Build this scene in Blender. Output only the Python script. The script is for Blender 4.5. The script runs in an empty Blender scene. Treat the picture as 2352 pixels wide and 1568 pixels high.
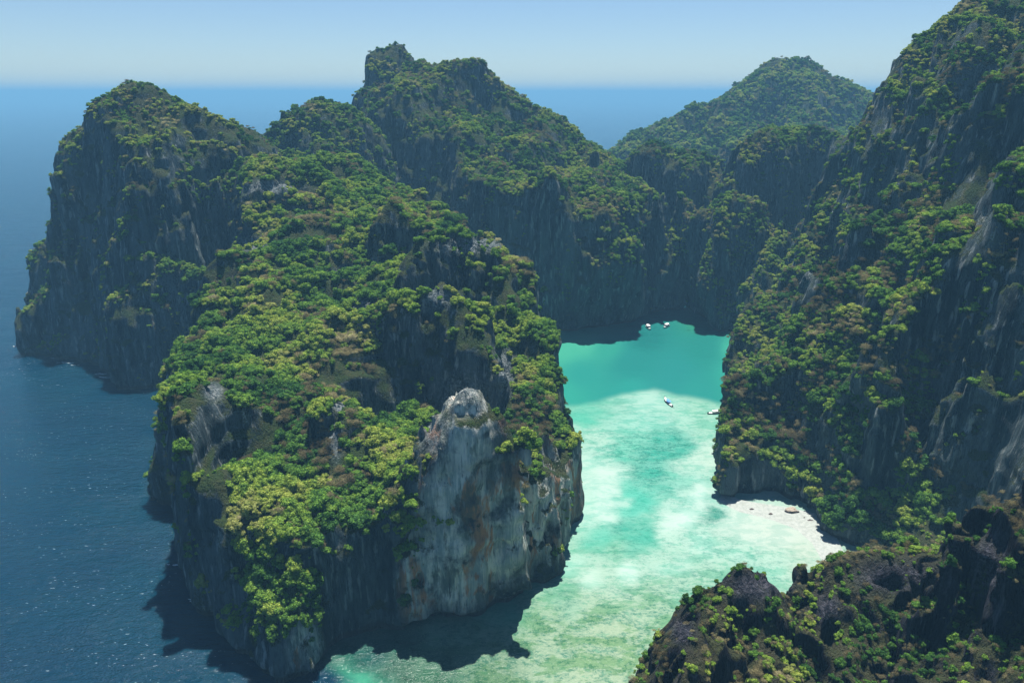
import bpy, math, random, sys, time
import numpy as np
T00 = time.time()
R = math.radians
sc = bpy.context.scene
# ------------------------------------------------------------------ camera
PITCH = R(18.5); CH = 200.0; FPX = 1700.0; PW, PH = 2352.0, 1568.0
cam_d = bpy.data.cameras.new("camera"); cam = bpy.data.objects.new("camera", cam_d)
sc.collection.objects.link(cam); sc.camera = cam
cam.location = (0, 0, CH); cam.rotation_euler = (R(90) - PITCH, 0, 0)
cam_d.sensor_width = 36; cam_d.lens = 36 * FPX / PW
cam_d.clip_start = 1; cam_d.clip_end = 120000
# ------------------------------------------------------------------ sky, sun, exposure
SUN_EL, SUN_AZ = 72.0, 10.0            # azimuth measured from +Y towards +X
world = bpy.data.worlds.new("World"); sc.world = world; world.use_nodes = True
wn = world.node_tree; wn.nodes.clear()
sky = wn.nodes.new('ShaderNodeTexSky'); sky.sky_type = 'NISHITA'; sky.sun_disc = False
sky.sun_elevation = R(SUN_EL); sky.sun_rotation = R(SUN_AZ)
sky.altitude = 0; sky.air_density = 1.0; sky.dust_density = 0.0; sky.ozone_density = 5.0
bg = wn.nodes.new('ShaderNodeBackground'); bg.inputs['Strength'].default_value = 0.054
wo = wn.nodes.new('ShaderNodeOutputWorld')
tnt = wn.nodes.new('ShaderNodeMix'); tnt.data_type = 'RGBA'; tnt.blend_type = 'MULTIPLY'; tnt.inputs[0].default_value = 1
tnt.inputs[7].default_value = (.86, .91, .99, 1); wn.links.new(sky.outputs[0], tnt.inputs[6]); wn.links.new(tnt.outputs[2], bg.inputs[0]); wn.links.new(bg.outputs[0], wo.inputs[0])
sun_d = bpy.data.lights.new("sun", 'SUN'); sun_d.energy = 5.0; sun_d.angle = R(0.5); sun_d.color = (1, .95, .86)
sun = bpy.data.objects.new("sun", sun_d); sc.collection.objects.link(sun)
sun.rotation_euler = (R(90 - SUN_EL), 0, R(180 - SUN_AZ))
sc.view_settings.view_transform = 'Standard'; sc.view_settings.look = 'None'
sc.view_settings.exposure = 1.08; sc.view_settings.gamma = 1
sc.cycles.max_bounces = 6; sc.cycles.diffuse_bounces = 3; sc.cycles.glossy_bounces = 2
sc.cycles.transmission_bounces = 2; sc.cycles.volume_bounces = 0; sc.cycles.transparent_max_bounces = 8
sc.cycles.caustics_reflective = False; sc.cycles.caustics_refractive = False
PREVIEW = '--terrain' in sys.argv or bool(globals().get('TERRAIN_ONLY'))
# ------------------------------------------------------------------ picking places from the photograph
cp, sp_ = math.cos(PITCH), math.sin(PITCH)
def W(px, py, Y):
    t = Y / (FPX * cp + (784 - py) * sp_)
    return (t * (px - 1176), Y, CH + t * (-FPX * sp_ + (784 - py) * cp))
def G(px, py, z=0.0):
    k = -FPX * sp_ + (784 - py) * cp
    t = (z - CH) / k
    return (t * (px - 1176), t * (FPX * cp + (784 - py) * sp_))
def to_px(x, y, z):
    dz = z - CH
    d = y * cp - dz * sp_
    u = y * sp_ + dz * cp
    return 1176 + FPX * x / d, 784 - FPX * u / d, d
# ------------------------------------------------------------------ noise on grids
def bspline_matrix(n, cell, off):
    p = np.arange(n) / cell + off
    i = np.floor(p).astype(int); t = (p - i).astype(np.float32)
    m = int(i.max()) + 4
    M = np.zeros((n, m), np.float32); r = np.arange(n)
    M[r, i] = (1 - t) ** 3 / 6; M[r, i + 1] = (3 * t ** 3 - 6 * t ** 2 + 4) / 6
    M[r, i + 2] = (-3 * t ** 3 + 3 * t ** 2 + 3 * t + 1) / 6; M[r, i + 3] = t ** 3 / 6
    return M
def gnoise(shape, cells, rng):
    Ms = [bspline_matrix(n, max(c, 1.0), rng.random()) for n, c in zip(shape, cells)]
    a = rng.standard_normal([M.shape[1] for M in Ms]).astype(np.float32)
    for k, M in enumerate(Ms):
        a = np.moveaxis(np.tensordot(M, a, axes=(1, k)), 0, k)
    return a * (1.45 ** len(shape) / 1.0)
def smax(a, b, k):
    h = np.maximum(k - np.abs(a - b), 0) / k
    return np.maximum(a, b) + h * h * (k * .25)
def smin(a, b, k): return -smax(-a, -b, k)
def poly_sd(X, Y, P):
    P = np.array(P, float); n = len(P); d2 = np.full(X.shape, 1e12, np.float32); ins = np.zeros(X.shape, bool)
    for i in range(n):
        ax, ay = P[i]; bx, by = P[(i + 1) % n]
        ex, ey = bx - ax, by - ay; L = ex * ex + ey * ey
        t = np.clip(((X - ax) * ex + (Y - ay) * ey) / L, 0, 1)
        d2 = np.minimum(d2, (X - ax - t * ex) ** 2 + (Y - ay - t * ey) ** 2)
        c = ((ay > Y) != (by > Y)) & (X < (bx - ax) * (Y - ay) / (by - ay + 1e-9) + ax)
        ins ^= c
    d = np.sqrt(d2)
    return np.where(ins, d, -d).astype(np.float32)
def rbf(P, X, Y, lam=1e-3):
    P = np.array(P, float); n = len(P)
    S = 100.0
    A = np.zeros((n + 3, n + 3)); q = P[:, :2] / S
    r = np.sqrt(((q[:, None] - q[None]) ** 2).sum(-1))
    A[:n, :n] = r + np.eye(n) * lam
    A[:n, n:] = np.c_[np.ones(n), q]; A[n:, :n] = A[:n, n:].T
    s = np.linalg.solve(A, np.r_[P[:, 2], 0, 0, 0])
    o = (s[n] + s[n + 1] * X / S + s[n + 2] * Y / S)
    for i in range(n):
        o = o + s[i] * np.sqrt((X / S - q[i, 0]) ** 2 + (Y / S - q[i, 1]) ** 2)
    return o.astype(np.float32)
def massif(box, vox, blocks, seed, warp=(5, 55, 2.2, 16), flute=1.6, rug=2.2, notch=2.6, rough=.7, spike=0, carve=None, gully=0, jag=(), terr=None):
    """blocks: ('mesa', polygon, tops, batter, rim) or ('ridge', [(px,py,Y,r)..], batter)."""
    rng = np.random.default_rng(seed)
    (x0, x1), (y0, y1), (z0, z1) = box
    xs = np.arange(x0, x1, vox, dtype=np.float32); ys = np.arange(y0, y1, vox, dtype=np.float32)
    zs = np.arange(z0, z1, vox, dtype=np.float32)
    sh2 = (len(xs), len(ys)); X, Y = np.meshgrid(xs, ys, indexing='ij')
    A1, C1, A2, C2 = warp
    def n2(c): return gnoise(sh2, (c / vox,) * 2, rng)
    Xw = X + A1 * n2(C1) + A2 * n2(C2) + .9 * n2(max(5, 2.2 * vox))
    Yw = Y + A1 * n2(C1) + A2 * n2(C2) + .9 * n2(max(5, 2.2 * vox))
    rugged = rug * (.75 * n2(18) + .6 * (0.6 - np.abs(n2(9))) + .22 * n2(5))
    F = np.full(sh2 + (len(zs),), -50, np.float32); Z = zs[None, None, :]
    sh3 = F.shape; v = vox
    N = flute * .9 * gnoise(sh3, (11 / v, 11 / v, 40 / v), rng)
    N += flute * .9 * (0.75 - np.abs(gnoise(sh3, (6.5 / v, 6.5 / v, 30 / v), rng)))
    N += flute * .4 * gnoise(sh3, (max(2.6 / v, 1.3), max(2.6 / v, 1.3), 11 / v), rng)
    for b in blocks:
        if b[0] == 'mesa':
            _, poly, tops, batter, rim = b
            poly = [p if len(p) == 2 and abs(p[0]) < 1e9 else p for p in poly]
            d = poly_sd(Xw, Yw, poly)
            T = np.maximum(rbf(tops, Xw, Yw), 8)
            if terr:
                th, ta = terr; ph = T * (6.2832 / th) + 1.5 * n2(45) + .5 * n2(16)
                T = T + ta * (th / 6.2832) * np.sin(ph)
            T = T + rugged
            gx, gy = np.gradient(T, vox); nrm = np.sqrt(1 + np.minimum(gx * gx + gy * gy, 9)).astype(np.float32)
            F = smax(F, smin(d[..., None] - batter * Z + N, (T[..., None] - Z) / nrm[..., None] + .22 * N, rim), 3.0)
        else:
            _, pts, batter = b
            wp = [W(p[0], p[1], p[2]) + (p[3],) for p in pts]
            if len(wp) == 1: wp = wp + [(wp[0][0] + .5, wp[0][1], wp[0][2], wp[0][3])]
            best = np.full(sh2, 1e9, np.float32); zc = np.zeros(sh2, np.float32); rr = np.zeros(sh2, np.float32)
            for (ax, ay, az, ar), (bx, by, bz, br) in zip(wp[:-1], wp[1:]):
                ex, ey = bx - ax, by - ay
                t = np.clip(((Xw - ax) * ex + (Yw - ay) * ey) / (ex * ex + ey * ey), 0, 1)
                rt = ar + t * (br - ar)
                dd = np.sqrt((Xw - ax - t * ex) ** 2 + (Yw - ay - t * ey) ** 2)
                m = dd - rt < best
                best = np.where(m, dd - rt, best); zc = np.where(m, az + t * (bz - az), zc); rr = np.where(m, rt, rr)
            reach = best < batter * zc + 12
            ii = np.where(reach.any(1))[0]; jj = np.where(reach.any(0))[0]
            if not len(ii) or not len(jj): continue
            s = (slice(ii[0], ii[-1] + 1), slice(jj[0], jj[-1] + 1))
            u = (zc + rugged)[s][..., None] - Z; r3 = rr[s][..., None]
            w = np.where(u > 0, -r3 * np.exp(-np.maximum(u, 0) / (.55 * r3)), -r3 + 1.6 * u) + batter * u
            F[s] = smax(F[s], w - best[s][..., None] + N[s] * np.clip(u / (1.5 * r3), .25, 1), 3.0)
    for (a, b, c, r, amp) in jag:
        jx, jy, _ = W(a, b, c); m2 = np.exp(-((X - jx) ** 2 + (Y - jy) ** 2) / (r * r)).astype(np.float32)
        i0, i1 = max(0, int((jx - 2 * r - x0) / v)), int((jx + 2 * r - x0) / v) + 1; j0, j1 = max(0, int((jy - 2 * r - y0) / v)), int((jy + 2 * r - y0) / v) + 1
        sub = F[i0:i1, j0:j1]
        sub += amp * m2[i0:i1, j0:j1, None] * (.75 - np.abs(gnoise(sub.shape, (2.6 / v, 2.6 / v, 11 / v), rng)) - .3 * np.abs(gnoise(sub.shape, (5 / v, 5 / v, 4 / v), rng)))
    if gully: F += gully * (.62 - np.abs(gnoise(sh3, (gully * 5.5 / v, gully * 5.5 / v, 70 / v), rng)))
    if carve:
        F = np.minimum(F, -poly_sd(X, Y, carve[0])[..., None] + carve[1] * Z + .8 * N)
    F += rough * gnoise(sh3, (4 / v, 4 / v, 3.2 / v), rng)
    if spike: F += spike * (0.7 - np.abs(gnoise(sh3, (2.6 / v, 2.6 / v, 9 / v), rng)))
    F += .35 * gnoise(sh3, (14 / v, 14 / v, 2.6 / v), rng)
    F -= notch * np.clip((4.5 - Z) / 3.0, 0, 1)
    F = np.clip(F, -3, 3)
    F[[0, -1]] = -3; F[:, [0, -1]] = -3; F[:, :, -1] = -3
    return F, (x0, y0, z0), vox
import openvdb
def mesh_from(F, org, vox, name):
    g = openvdb.FloatGrid(-3.0); g.copyFromArray(F)
    v, q = g.convertToQuads(isovalue=0.0)
    v = v.astype(np.float32) * vox + np.array(org, np.float32)
    me = bpy.data.meshes.new(name)
    me.vertices.add(len(v)); me.vertices.foreach_set('co', v.ravel())
    q = q[:, ::-1]
    me.loops.add(len(q) * 4); me.loops.foreach_set('vertex_index', q.ravel().astype(np.int32))
    me.polygons.add(len(q)); me.polygons.foreach_set('loop_start', np.arange(len(q), dtype=np.int32) * 4)
    me.update(calc_edges=True)
    me.polygons.foreach_set('use_smooth', np.ones(len(q), bool))
    a = v[q[:, 0]]; b = v[q[:, 1]]; c = v[q[:, 2]]; d = v[q[:, 3]]
    n = np.cross(c - a, d - b)
    ar = np.linalg.norm(n, axis=1)
    top = np.argsort(-a[:, 2])[:60]
    if n[top, 2].sum() < 0:
        me.flip_normals(); n = -n
    n /= np.maximum(ar, 1e-6)[:, None]
    # drop small loose islands is left to the solid field itself
    return me, (a + b + c + d) / 4, n, ar / 2
# @@TERRAIN
def g(*pts): return [G(*p) for p in pts]
def w(*pts): return [W(*p) for p in pts]
near_blocks = [
 ('mesa', g((418,1290),(440,1350),(520,1400),(530,1440),(598,1500),(650,1550),(745,1548),(797,1500),(850,1440),(950,1400),(1050,1352),(1130,1312),(1250,1252),(1340,1212))
    + [(40,340),(32,380),(22,430),(8,480),(-15,520),(-60,560),(-110,620),(-170,640),(-205,600),(-205,520),(-184,470),(-172,425),(-158,372),(-150,320)],
  w((630,1410,224),(700,1405,223),(775,1400,226),(620,1300,232),(700,1290,230),(790,1300,233),(700,1180,244),(770,1190,246),(900,1180,260),(640,1120,260),(560,1040,283),(700,1040,288),(880,1040,288),(950,1090,262),(1050,1030,278),(1150,1050,282),(1250,1060,296),(1320,1070,316),
    (1150,930,318),(1250,900,345),(1000,960,316),(850,950,318),(700,900,328),(540,870,330),(560,780,355),(700,770,372),(850,770,372),(620,680,402),(750,680,415),(870,640,432),(600,600,432),(700,580,450),(820,630,440),
    (470,850,345),(930,640,420),(700,520,500),(800,560,480),(900,540,490),(650,420,560),(880,940,352),(960,955,352),(1050,960,348),(1110,985,334),(1050,695,404),(980,680,410),(490,868,290),(440,900,293),(525,872,300),(560,1190,248),(590,1290,236),(850,1270,244),(900,1150,253)) + [(-136,279,84),(-124,272,80),(-148,300,80)], .10, 4.0),
 ('ridge', [(575,362,590,16),(640,372,565,22),(720,410,545,24),(790,470,520,24),(815,530,490,18),(840,600,462,12)], .25),
 ('ridge', [(545,560,448,14),(600,545,458,18),(690,512,478,22),(750,495,490,20),(800,520,480,14)], .25),
 ('ridge', [(545,560,448,12),(500,650,425,10),(465,760,388,9),(450,850,350,9)], .2),
 ('ridge', [(572,425,515,12),(640,428,522,15),(700,450,520,12)], .15),
 ('ridge', [(850,510,480,9),(900,450,474,13),(955,488,468,12),(1010,535,462,10)], .2),
 ('ridge', [(930,578,422,9),(985,538,428,12),(1060,528,430,14),(1125,560,428,11),(1155,615,420,9),(1190,710,402,9),(1236,800,382,8),(1280,890,358,7),(1310,970,338,6)], .12),
 ('ridge', [(850,688,386,8),(920,672,383,10),(1000,646,378,12),(1060,676,370,11),(1120,735,356,9),(1160,850,342,7)], .12),
 ('ridge', [(925,1130,258,5),(950,1080,261,6),(975,1010,264,7),(1002,935,267,8),(1030,880,269,8),(1056,850,270,9),(1092,858,272,9),(1125,900,275,9),(1145,985,279,8),(1190,1025,286,6),(1255,1045,297,6),(1318,1058,312,5)], .05),
 ('ridge', [(765,925,300,5),(800,945,300,5),(760,1080,285,7)], .15),
 ('ridge', [(462,955,292,5),(440,1065,290,5),(428,1180,288,4)], .06),
 ('ridge', [(780,1100,265,6),(720,1180,252,8),(700,1300,240,8)], .2),
]
left_blocks = [
 ('mesa', g((45,792),(100,812),(150,830),(200,856),(250,868),(300,882),(360,884),(415,872)) + [(-215,520),(-190,560),(-160,640),(-150,700),(-200,740),(-300,750),(-390,720),(-425,650)],
  w((155,300,612),(175,262,615),(220,235,615),(310,212,618),(375,218,618),(430,250,615),(480,275,618),(520,278,618),(560,305,625),(600,335,640),(640,350,660)) + [(-260,735,150),(-380,700,150),(-180,700,140),(-300,560,170),(-240,560,160)], .30, 16.0),
 ('ridge', [(170,285,610,16),(205,222,614,22),(300,190,614,25),(375,196,614,25),(430,228,612,24),(520,256,615,22),(590,300,622,16),(610,322,625,12)], .22),
 ('ridge', [(455,312,588,14),(530,312,588,14)], .2),
 ('ridge', [(290,660,522,14),(380,590,535,16),(450,600,535,14),(500,620,525,10)], .25),
 ('ridge', [(400,380,572,9),(385,440,562,7)], .2),
 ('ridge', [(120,520,585,8),(70,690,585,8)], .2),
]
centre_blocks = [
 ('mesa', g((1250,768),(1350,756),(1400,753),(1450,742),(1500,730),(1550,722),(1600,720)) + [(150,700),(190,760),(230,830),(220,930),(120,1000),(-60,1010),(-200,960),(-230,860),(-180,780),(-120,730),(-85,690),(-60,650),(-10,615)],
  w((850,260,925),(905,125,905),(960,155,885),(1020,150,865),(1085,162,850),(1130,215,850),(1250,275,830),(1320,315,810),(1380,350,780),
    (870,265,810),(930,215,790),(1000,265,760),(1080,330,730),(1150,395,700),(1250,410,680),(1330,435,670),(1400,440,665),(1200,320,760),(1100,250,800),(1300,370,735)) + [(-150,960,120),(60,980,120)] + w((1420,390,780),(1450,400,900),(1400,385,900),(1330,365,930)), .22, 16.0),
 ('ridge', [(868,215,925,16),(876,106,908,20),(915,88,905,28),(958,138,890,18)], .15),
 ('ridge', [(960,150,880,18),(1020,144,862,24),(1080,145,850,26),(1125,192,850,24),(1190,225,840,24),(1250,250,830,26),(1310,290,812,20),(1345,318,800,12)], .45),
 ('ridge', [(870,240,815,16),(930,200,800,20),(990,255,765,22),(1070,335,730,22),(1150,395,700,22),(1250,415,680,22),(1340,430,668,18),(1400,440,672,14),(1432,540,670,9),(1450,650,664,6)], .3),
 ('ridge', [(1385,350,770,10),(1410,400,740,10)], .2),
 ('ridge', [(1409,346,742,2.2)], .04),
 ('ridge', [(1440,366,860,8)], .1),
 ('ridge', [(1420,425,712,10),(1470,445,708,10),(1510,500,695,9),(1535,575,686,7)], .15),
 ('ridge', [(1360,665,618,4),(1372,690,616,4)], .1),
 ('ridge', [(870,440,650,14),(820,470,640,12)], .3),
]
saddle_blocks = [
 ('ridge', [(668,268,760,18),(695,240,760,22),(740,228,760,28),(795,240,765,24),(850,280,775,20)], .35),
 ('ridge', [(760,320,700,12),(790,350,695,14),(870,390,680,16)], .3),
 ('ridge', [(640,355,705,16),(700,345,705,18),(760,380,680,12)], .5),
 ('ridge', [(615,336,700,5)], .08),
]
far_blocks = [
 ('ridge', [(1500,290,1250,34),(1560,246,1280,38),(1640,212,1300,40),(1700,170,1320,40),(1770,142,1330,44),(1840,136,1330,44),(1905,176,1320,40),(1960,194,1320,38),(2010,218,1320,32),(2120,320,1320,30)], .95),
 ('ridge', [(1840,150,1320,26),(1810,225,1240,26),(1870,285,1150,30),(1880,350,1060,26)], .8),
 ('ridge', [(1530,335,1150,20),(1600,290,1160,26),(1650,268,1170,30),(1690,285,1170,22),(1700,350,1120,14)], .45),
 ('ridge', [(1990,250,1300,20),(1960,320,1180,26)], .8),
]
mid_blocks = [
 ('ridge', [(1480,338,820,12),(1500,328,815,15),(1560,342,800,18),(1610,342,800,17),(1642,366,795,12),(1655,420,780,9)], .08),
 ('ridge', [(1685,395,730,12),(1702,332,735,16),(1750,298,745,20),(1800,286,760,20),(1870,290,765,18),(1935,282,750,20),(1975,320,710,16)], .14),
 ('ridge', [(1566,434,700,6),(1580,455,695,6)], .1), ('ridge', [(1540,520,690,6),(1550,600,670,6)], .1),
 ('ridge', [(1600,495,680,8),(1650,455,672,10),(1690,443,665,12),(1738,458,658,11),(1755,500,650,8)], .16),
 ('ridge', [(1690,450,660,9),(1655,545,640,8),(1628,650,622,7)], .18),
 ('ridge', [(1815,472,650,5),(1792,520,640,6),(1775,570,625,7),(1800,600,620,8)], .15),
 ('ridge', [(1770,622,590,8),(1745,680,585,7),(1712,750,580,5)], .2),
 ('mesa', [G(1612,722),G(1645,756),G(1725,768),(240,600),(420,640),(420,900),(100,900),(110,760)], w((1605,720,645),(1700,735,625),(1760,690,640),(1850,640,660),(1560,680,720),(1700,590,760),(1900,590,720))+[(300,800,90),(120,820,30)], .2, 10.0),
]
right_far_blocks = [
 ('ridge', [(2400,-40,545,40),(2250,-8,555,36),(2160,62,560,26),(2090,118,560,22),(2040,188,560,20),(1992,265,560,18),(1938,335,558,16),(1908,425,552,12),(1872,490,540,12),(1850,540,528,11),(1830,600,512,10),(1790,690,498,9),(1745,770,484,8),(1712,830,478,6)], .22),
 ('ridge', [(2250,60,520,24),(2160,190,510,20),(2110,260,515,14)], .3),
 ('ridge', [(1960,400,530,10),(1940,520,500,10),(1950,640,480,10)], .25),
 ('mesa', [G(1712,792),G(1700,830),(135,470),(130,400),(200,380),(520,380),(520,700),(320,700),(270,620),(215,560),(170,535)],
   w((1750,800,480),(1850,700,480),(2000,560,480),(2100,560,470),(2200,560,470),(1800,850,430),(1900,800,430))+[(500,500,150),(400,650,160),(300,640,150)], .2, 10.0),
]
right_near_blocks = [
 ('ridge', [(2460,-20,440,44),(2320,140,430,30),(2255,250,425,20),(2212,370,415,16),(2158,440,410,16),(2108,505,405,16),(2055,600,402,16),(1990,655,400,16),(1930,730,395,14),(1885,830,387,12),(1850,900,380,11)], .22),
 ('ridge', [(1712,868,378,10),(1750,895,374,11),(1800,965,366,10)], .14),
 ('mesa', g((1642,1120),(1650,1145),(1720,1162),(1800,1175),(1850,1184),(1880,1222),(1905,1270),(1897,1335),(1930,1400),(2010,1455),(2150,1500),(2352,1560)) + [(300,190),(520,220),(520,480),(200,470),(150,405),(126,378)],
   w((1700,900,368),(1760,930,362),(1830,1000,355),(1850,1120,328),(1920,1180,305),(1950,1060,318),(1900,960,345),(1950,850,350),(2050,770,352),(2130,700,348),(2200,570,345),(2300,470,342),(2370,425,338),(2500,330,335),
     (2050,950,322),(2110,1150,298),(2200,1250,275),(2130,900,318),(2200,900,308),(2300,900,288),(2400,950,262),(2300,1200,258),(1960,1150,300),(2000,1210,284),(2010,1310,268),(2150,1360,252),(2020,690,385),(2100,620,395),(2250,400,400))+[(400,440,190),(300,210,40)], .13, 9.0),
 ('ridge', [(2330,470,322,12),(2230,550,330,12),(2150,640,330,10),(2100,750,322,8),(2085,900,308,6)], .13),
 ('ridge', [(2352,650,300,10),(2300,760,296,7),(2280,900,288,5)], .1),
 ('ridge', [(1960,700,375,8),(1940,790,362,7),(1900,880,352,6),(1860,1000,345,5)], .18),
 ('ridge', [(1990,830,350,8),(2060,815,350,9),(2020,960,325,6)], .18),
]
crag_blocks = [
 ('ridge', [(1490,1600,146,5),(1530,1500,150,6),(1575,1420,155,7),(1640,1360,160,8),(1690,1322,164,8),(1745,1308,166,8),(1795,1330,166,7),(1845,1385,166,6),(1870,1430,164,5)], .3),
 ('ridge', [(1880,1400,168,5),(1930,1325,174,7),(1990,1285,178,9),(2065,1290,180,10),(2130,1312,180,9),(2190,1360,178,8),(2240,1395,172,7)], .3),
 ('ridge', [(2420,1090,158,12),(2352,1160,166,9),(2310,1205,170,7),(2275,1300,170,6),(2245,1400,168,7)], .28),
 ('ridge', [(1640,1480,140,6),(1600,1600,128,6)], .35),
 ('ridge', [(1800,1500,148,4),(1790,1620,136,5)], .35),
 ('ridge', [(2250,1520,140,8),(2352,1500,138,10),(2450,1450,138,12)], .35),
 ('ridge', [(1960,1420,166,5),(1950,1560,152,5)], .3),
]
lagoon_edge = g((1150,788),(1250,766),(1350,755),(1400,752),(1450,741),(1500,716),(1560,706),(1600,708),(1618,734),(1640,757),(1680,769),(1722,771),(1700,860),(1640,1100),(1400,1100),(1250,900))
shore_edge = g((1450,800),(1712,796),(1694,850),(1668,900),(1660,950),(1656,1000),(1652,1060),(1648,1125),(1662,1146),(1720,1161),(1790,1172),(1850,1181),(1880,1222),(1905,1272),(1900,1340),(1600,1400),(1400,1300))
C_ = 1.0 if PREVIEW else 1.0
specs = [
 ('island', ((-225,62),(205,655),(-3,175)), 1.08, near_blocks, 11, dict(gully=2.4, rough=.5, rug=2.0, terr=(27, .75), jag=[(1070,890,271,13,3),(1000,980,267,12,3),(960,1070,266,12,2.5),(1060,560,430,28,3),(985,600,428,18,2.5),(1000,690,380,20,2.5),(620,430,518,30,3),(780,960,300,14,3),(1240,1150,296,30,2),(1100,1200,275,26,1.8),(830,690,388,12,3)])),
 ('headland', ((-450,-120),(480,765),(-3,225)), 1.9, left_blocks, 12, dict(warp=(6,60,3.5,18), flute=2.8, gully=4)),
 ('mountain', ((-250,260),(590,1030),(-3,275)), 2.3, centre_blocks, 13, dict(warp=(8,70,4,24), flute=2.8, rug=3, carve=(lagoon_edge, .37), gully=5, terr=(60, .7))),
 ('hill', ((-320,20),(600,860),(-3,215)), 2.3, saddle_blocks, 14, dict(warp=(6,60,3,20), flute=2.2, rug=3)),
 ('far_mountain', ((80,1100),(880,1480),(-3,290)), 4.5, far_blocks, 15, dict(warp=(14,120,7,40), flute=4, rug=5, notch=0, gully=8)),
 ('cliff', ((80,460),(540,980),(-3,200)), 2.2, mid_blocks, 16, dict(warp=(4,60,3,18), flute=2.6, rug=2.5, carve=(lagoon_edge, .37), gully=3.5)),
 ('ridge', ((100,520),(370,690),(-3,330)), 1.8, right_far_blocks, 17, dict(warp=(6,60,3,18), flute=2.2, rug=2.6, gully=4.5, carve=(shore_edge, .08), terr=(45, .9))),
 ('slope', ((85,400),(175,500),(-3,300)), 1.4, right_near_blocks, 18, dict(warp=(5,50,2.6,14), flute=2.6, rug=2.4, gully=4.5, carve=(shore_edge, .06), terr=(40, 1.15))),
 ('crag', ((15,190),(85,225),(-3,125)), 0.68, crag_blocks, 31, dict(warp=(2.5,30,1.3,8), flute=2.0, rug=2.6, rough=1.0, spike=2.4)),
]
def mat(name):
    m = bpy.data.materials.new(name); m.use_nodes = True; m.node_tree.nodes.clear(); return m, m.node_tree
pm = bpy.data.materials.new("p"); pm.use_nodes = True; pm.node_tree.nodes['Principled BSDF'].inputs['Base Color'].default_value = (.2, .22, .2, 1)
land = {}
for nm, box, vox, bl, seed, kw in specs:
    t = time.time()
    F, org, v = massif(box, vox * C_, bl, seed, **kw)
    me, cen, nor, area = mesh_from(F, org, v, nm)
    ob = bpy.data.objects.new(nm, me); sc.collection.objects.link(ob); ob['kind'] = 'structure'
    me.materials.append(pm)
    land[nm] = (ob, cen, nor, area)
    print(nm, F.shape, len(me.polygons), round(time.time() - t, 1))
    del F
# @@REST
# ------------------------------------------------------------------ node helpers
def N_(nt, typ, **kw):
    n = nt.nodes.new(typ)
    for k, v in kw.items():
        if k in ('operation', 'blend_type', 'data_type', 'attribute_type', 'attribute_name', 'noise_dimensions', 'noise_type', 'feature', 'vector_type', 'interpolation_type', 'clamp'): setattr(n, k, v)
    return n
class B:
    """small node builder"""
    def __init__(s, name):
        s.m = bpy.data.materials.new(name); s.m.use_nodes = True; s.t = s.m.node_tree; s.t.nodes.clear()
    def set(s, sock, v):
        if hasattr(v, 'links'): s.t.links.new(v, sock)
        elif isinstance(v, (tuple, list)) and len(v) == 3 and sock.type == 'RGBA': sock.default_value = (*v, 1)
        else: sock.default_value = v
    def math(s, op, a, b=0.0, c=0.0, clamp=False):
        n = s.t.nodes.new('ShaderNodeMath'); n.operation = op; n.use_clamp = clamp
        s.set(n.inputs[0], a); s.set(n.inputs[1], b); s.set(n.inputs[2], c); return n.outputs[0]
    def mix(s, f, a, b, blend='MIX'):
        n = s.t.nodes.new('ShaderNodeMix'); n.data_type = 'RGBA'; n.blend_type = blend
        s.set(n.inputs[0], f); s.set(n.inputs[6], a); s.set(n.inputs[7], b); return n.outputs[2]
    def ramp(s, v, lo, hi, a=0.0, b=1.0):
        n = s.t.nodes.new('ShaderNodeMapRange'); n.interpolation_type = 'SMOOTHSTEP'
        for i, q in enumerate((v, lo, hi, a, b)): s.set(n.inputs[i], q)
        return n.outputs[0]
    def pos(s, sx=1, sy=1, sz=1):
        if not hasattr(s, 'g'): s.g = s.t.nodes.new('ShaderNodeNewGeometry')
        n = s.t.nodes.new('ShaderNodeVectorMath'); n.operation = 'MULTIPLY'
        s.t.links.new(s.g.outputs['Position'], n.inputs[0]); n.inputs[1].default_value = (sx, sy, sz); return n.outputs[0]
    def noise(s, vec, scale, detail=3, rough=.55, dist=0.0, out=0):
        n = s.t.nodes.new('ShaderNodeTexNoise'); s.t.links.new(vec, n.inputs['Vector'])
        n.inputs['Scale'].default_value = scale; n.inputs['Detail'].default_value = detail
        n.inputs['Roughness'].default_value = rough; n.inputs['Distortion'].default_value = dist
        return n.outputs[out]
    def voro(s, vec, scale, feature='F1', out=0):
        n = s.t.nodes.new('ShaderNodeTexVoronoi'); n.feature = feature; s.t.links.new(vec, n.inputs['Vector'])
        n.inputs['Scale'].default_value = scale; return n.outputs[out]
    def attr(s, name, typ='GEOMETRY', out='Fac'):
        n = s.t.nodes.new('ShaderNodeAttribute'); n.attribute_type = typ; n.attribute_name = name; return n.outputs[out]
    def bump(s, h, strength, dist, nrm=None):
        n = s.t.nodes.new('ShaderNodeBump'); s.set(n.inputs['Height'], h); n.inputs['Strength'].default_value = strength
        n.inputs['Distance'].default_value = dist
        if nrm: s.t.links.new(nrm, n.inputs['Normal'])
        return n.outputs[0]
    def out(s, sh, sock='Surface'):
        o = s.t.nodes.new('ShaderNodeOutputMaterial'); s.t.links.new(sh, o.inputs[sock]); return s.m
    def pbr(s, col, rough, nrm=None, spec=.3, ior=1.5, **kw):
        n = s.t.nodes.new('ShaderNodeBsdfPrincipled'); s.set(n.inputs['Base Color'], col); s.set(n.inputs['Roughness'], rough)
        n.inputs['Specular IOR Level'].default_value = spec; n.inputs['IOR'].default_value = ior
        if nrm: s.t.links.new(nrm, n.inputs['Normal'])
        for k, v in kw.items(): s.set(n.inputs[k], v)
        return n.outputs[0]
def lin(r, g_, b, k=1.0):
    f = lambda c: ((c / 255 + .055) / 1.055) ** 2.4 if c > 10 else c / 255 / 12.92
    return (f(r) * k, f(g_) * k, f(b) * k)
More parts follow.
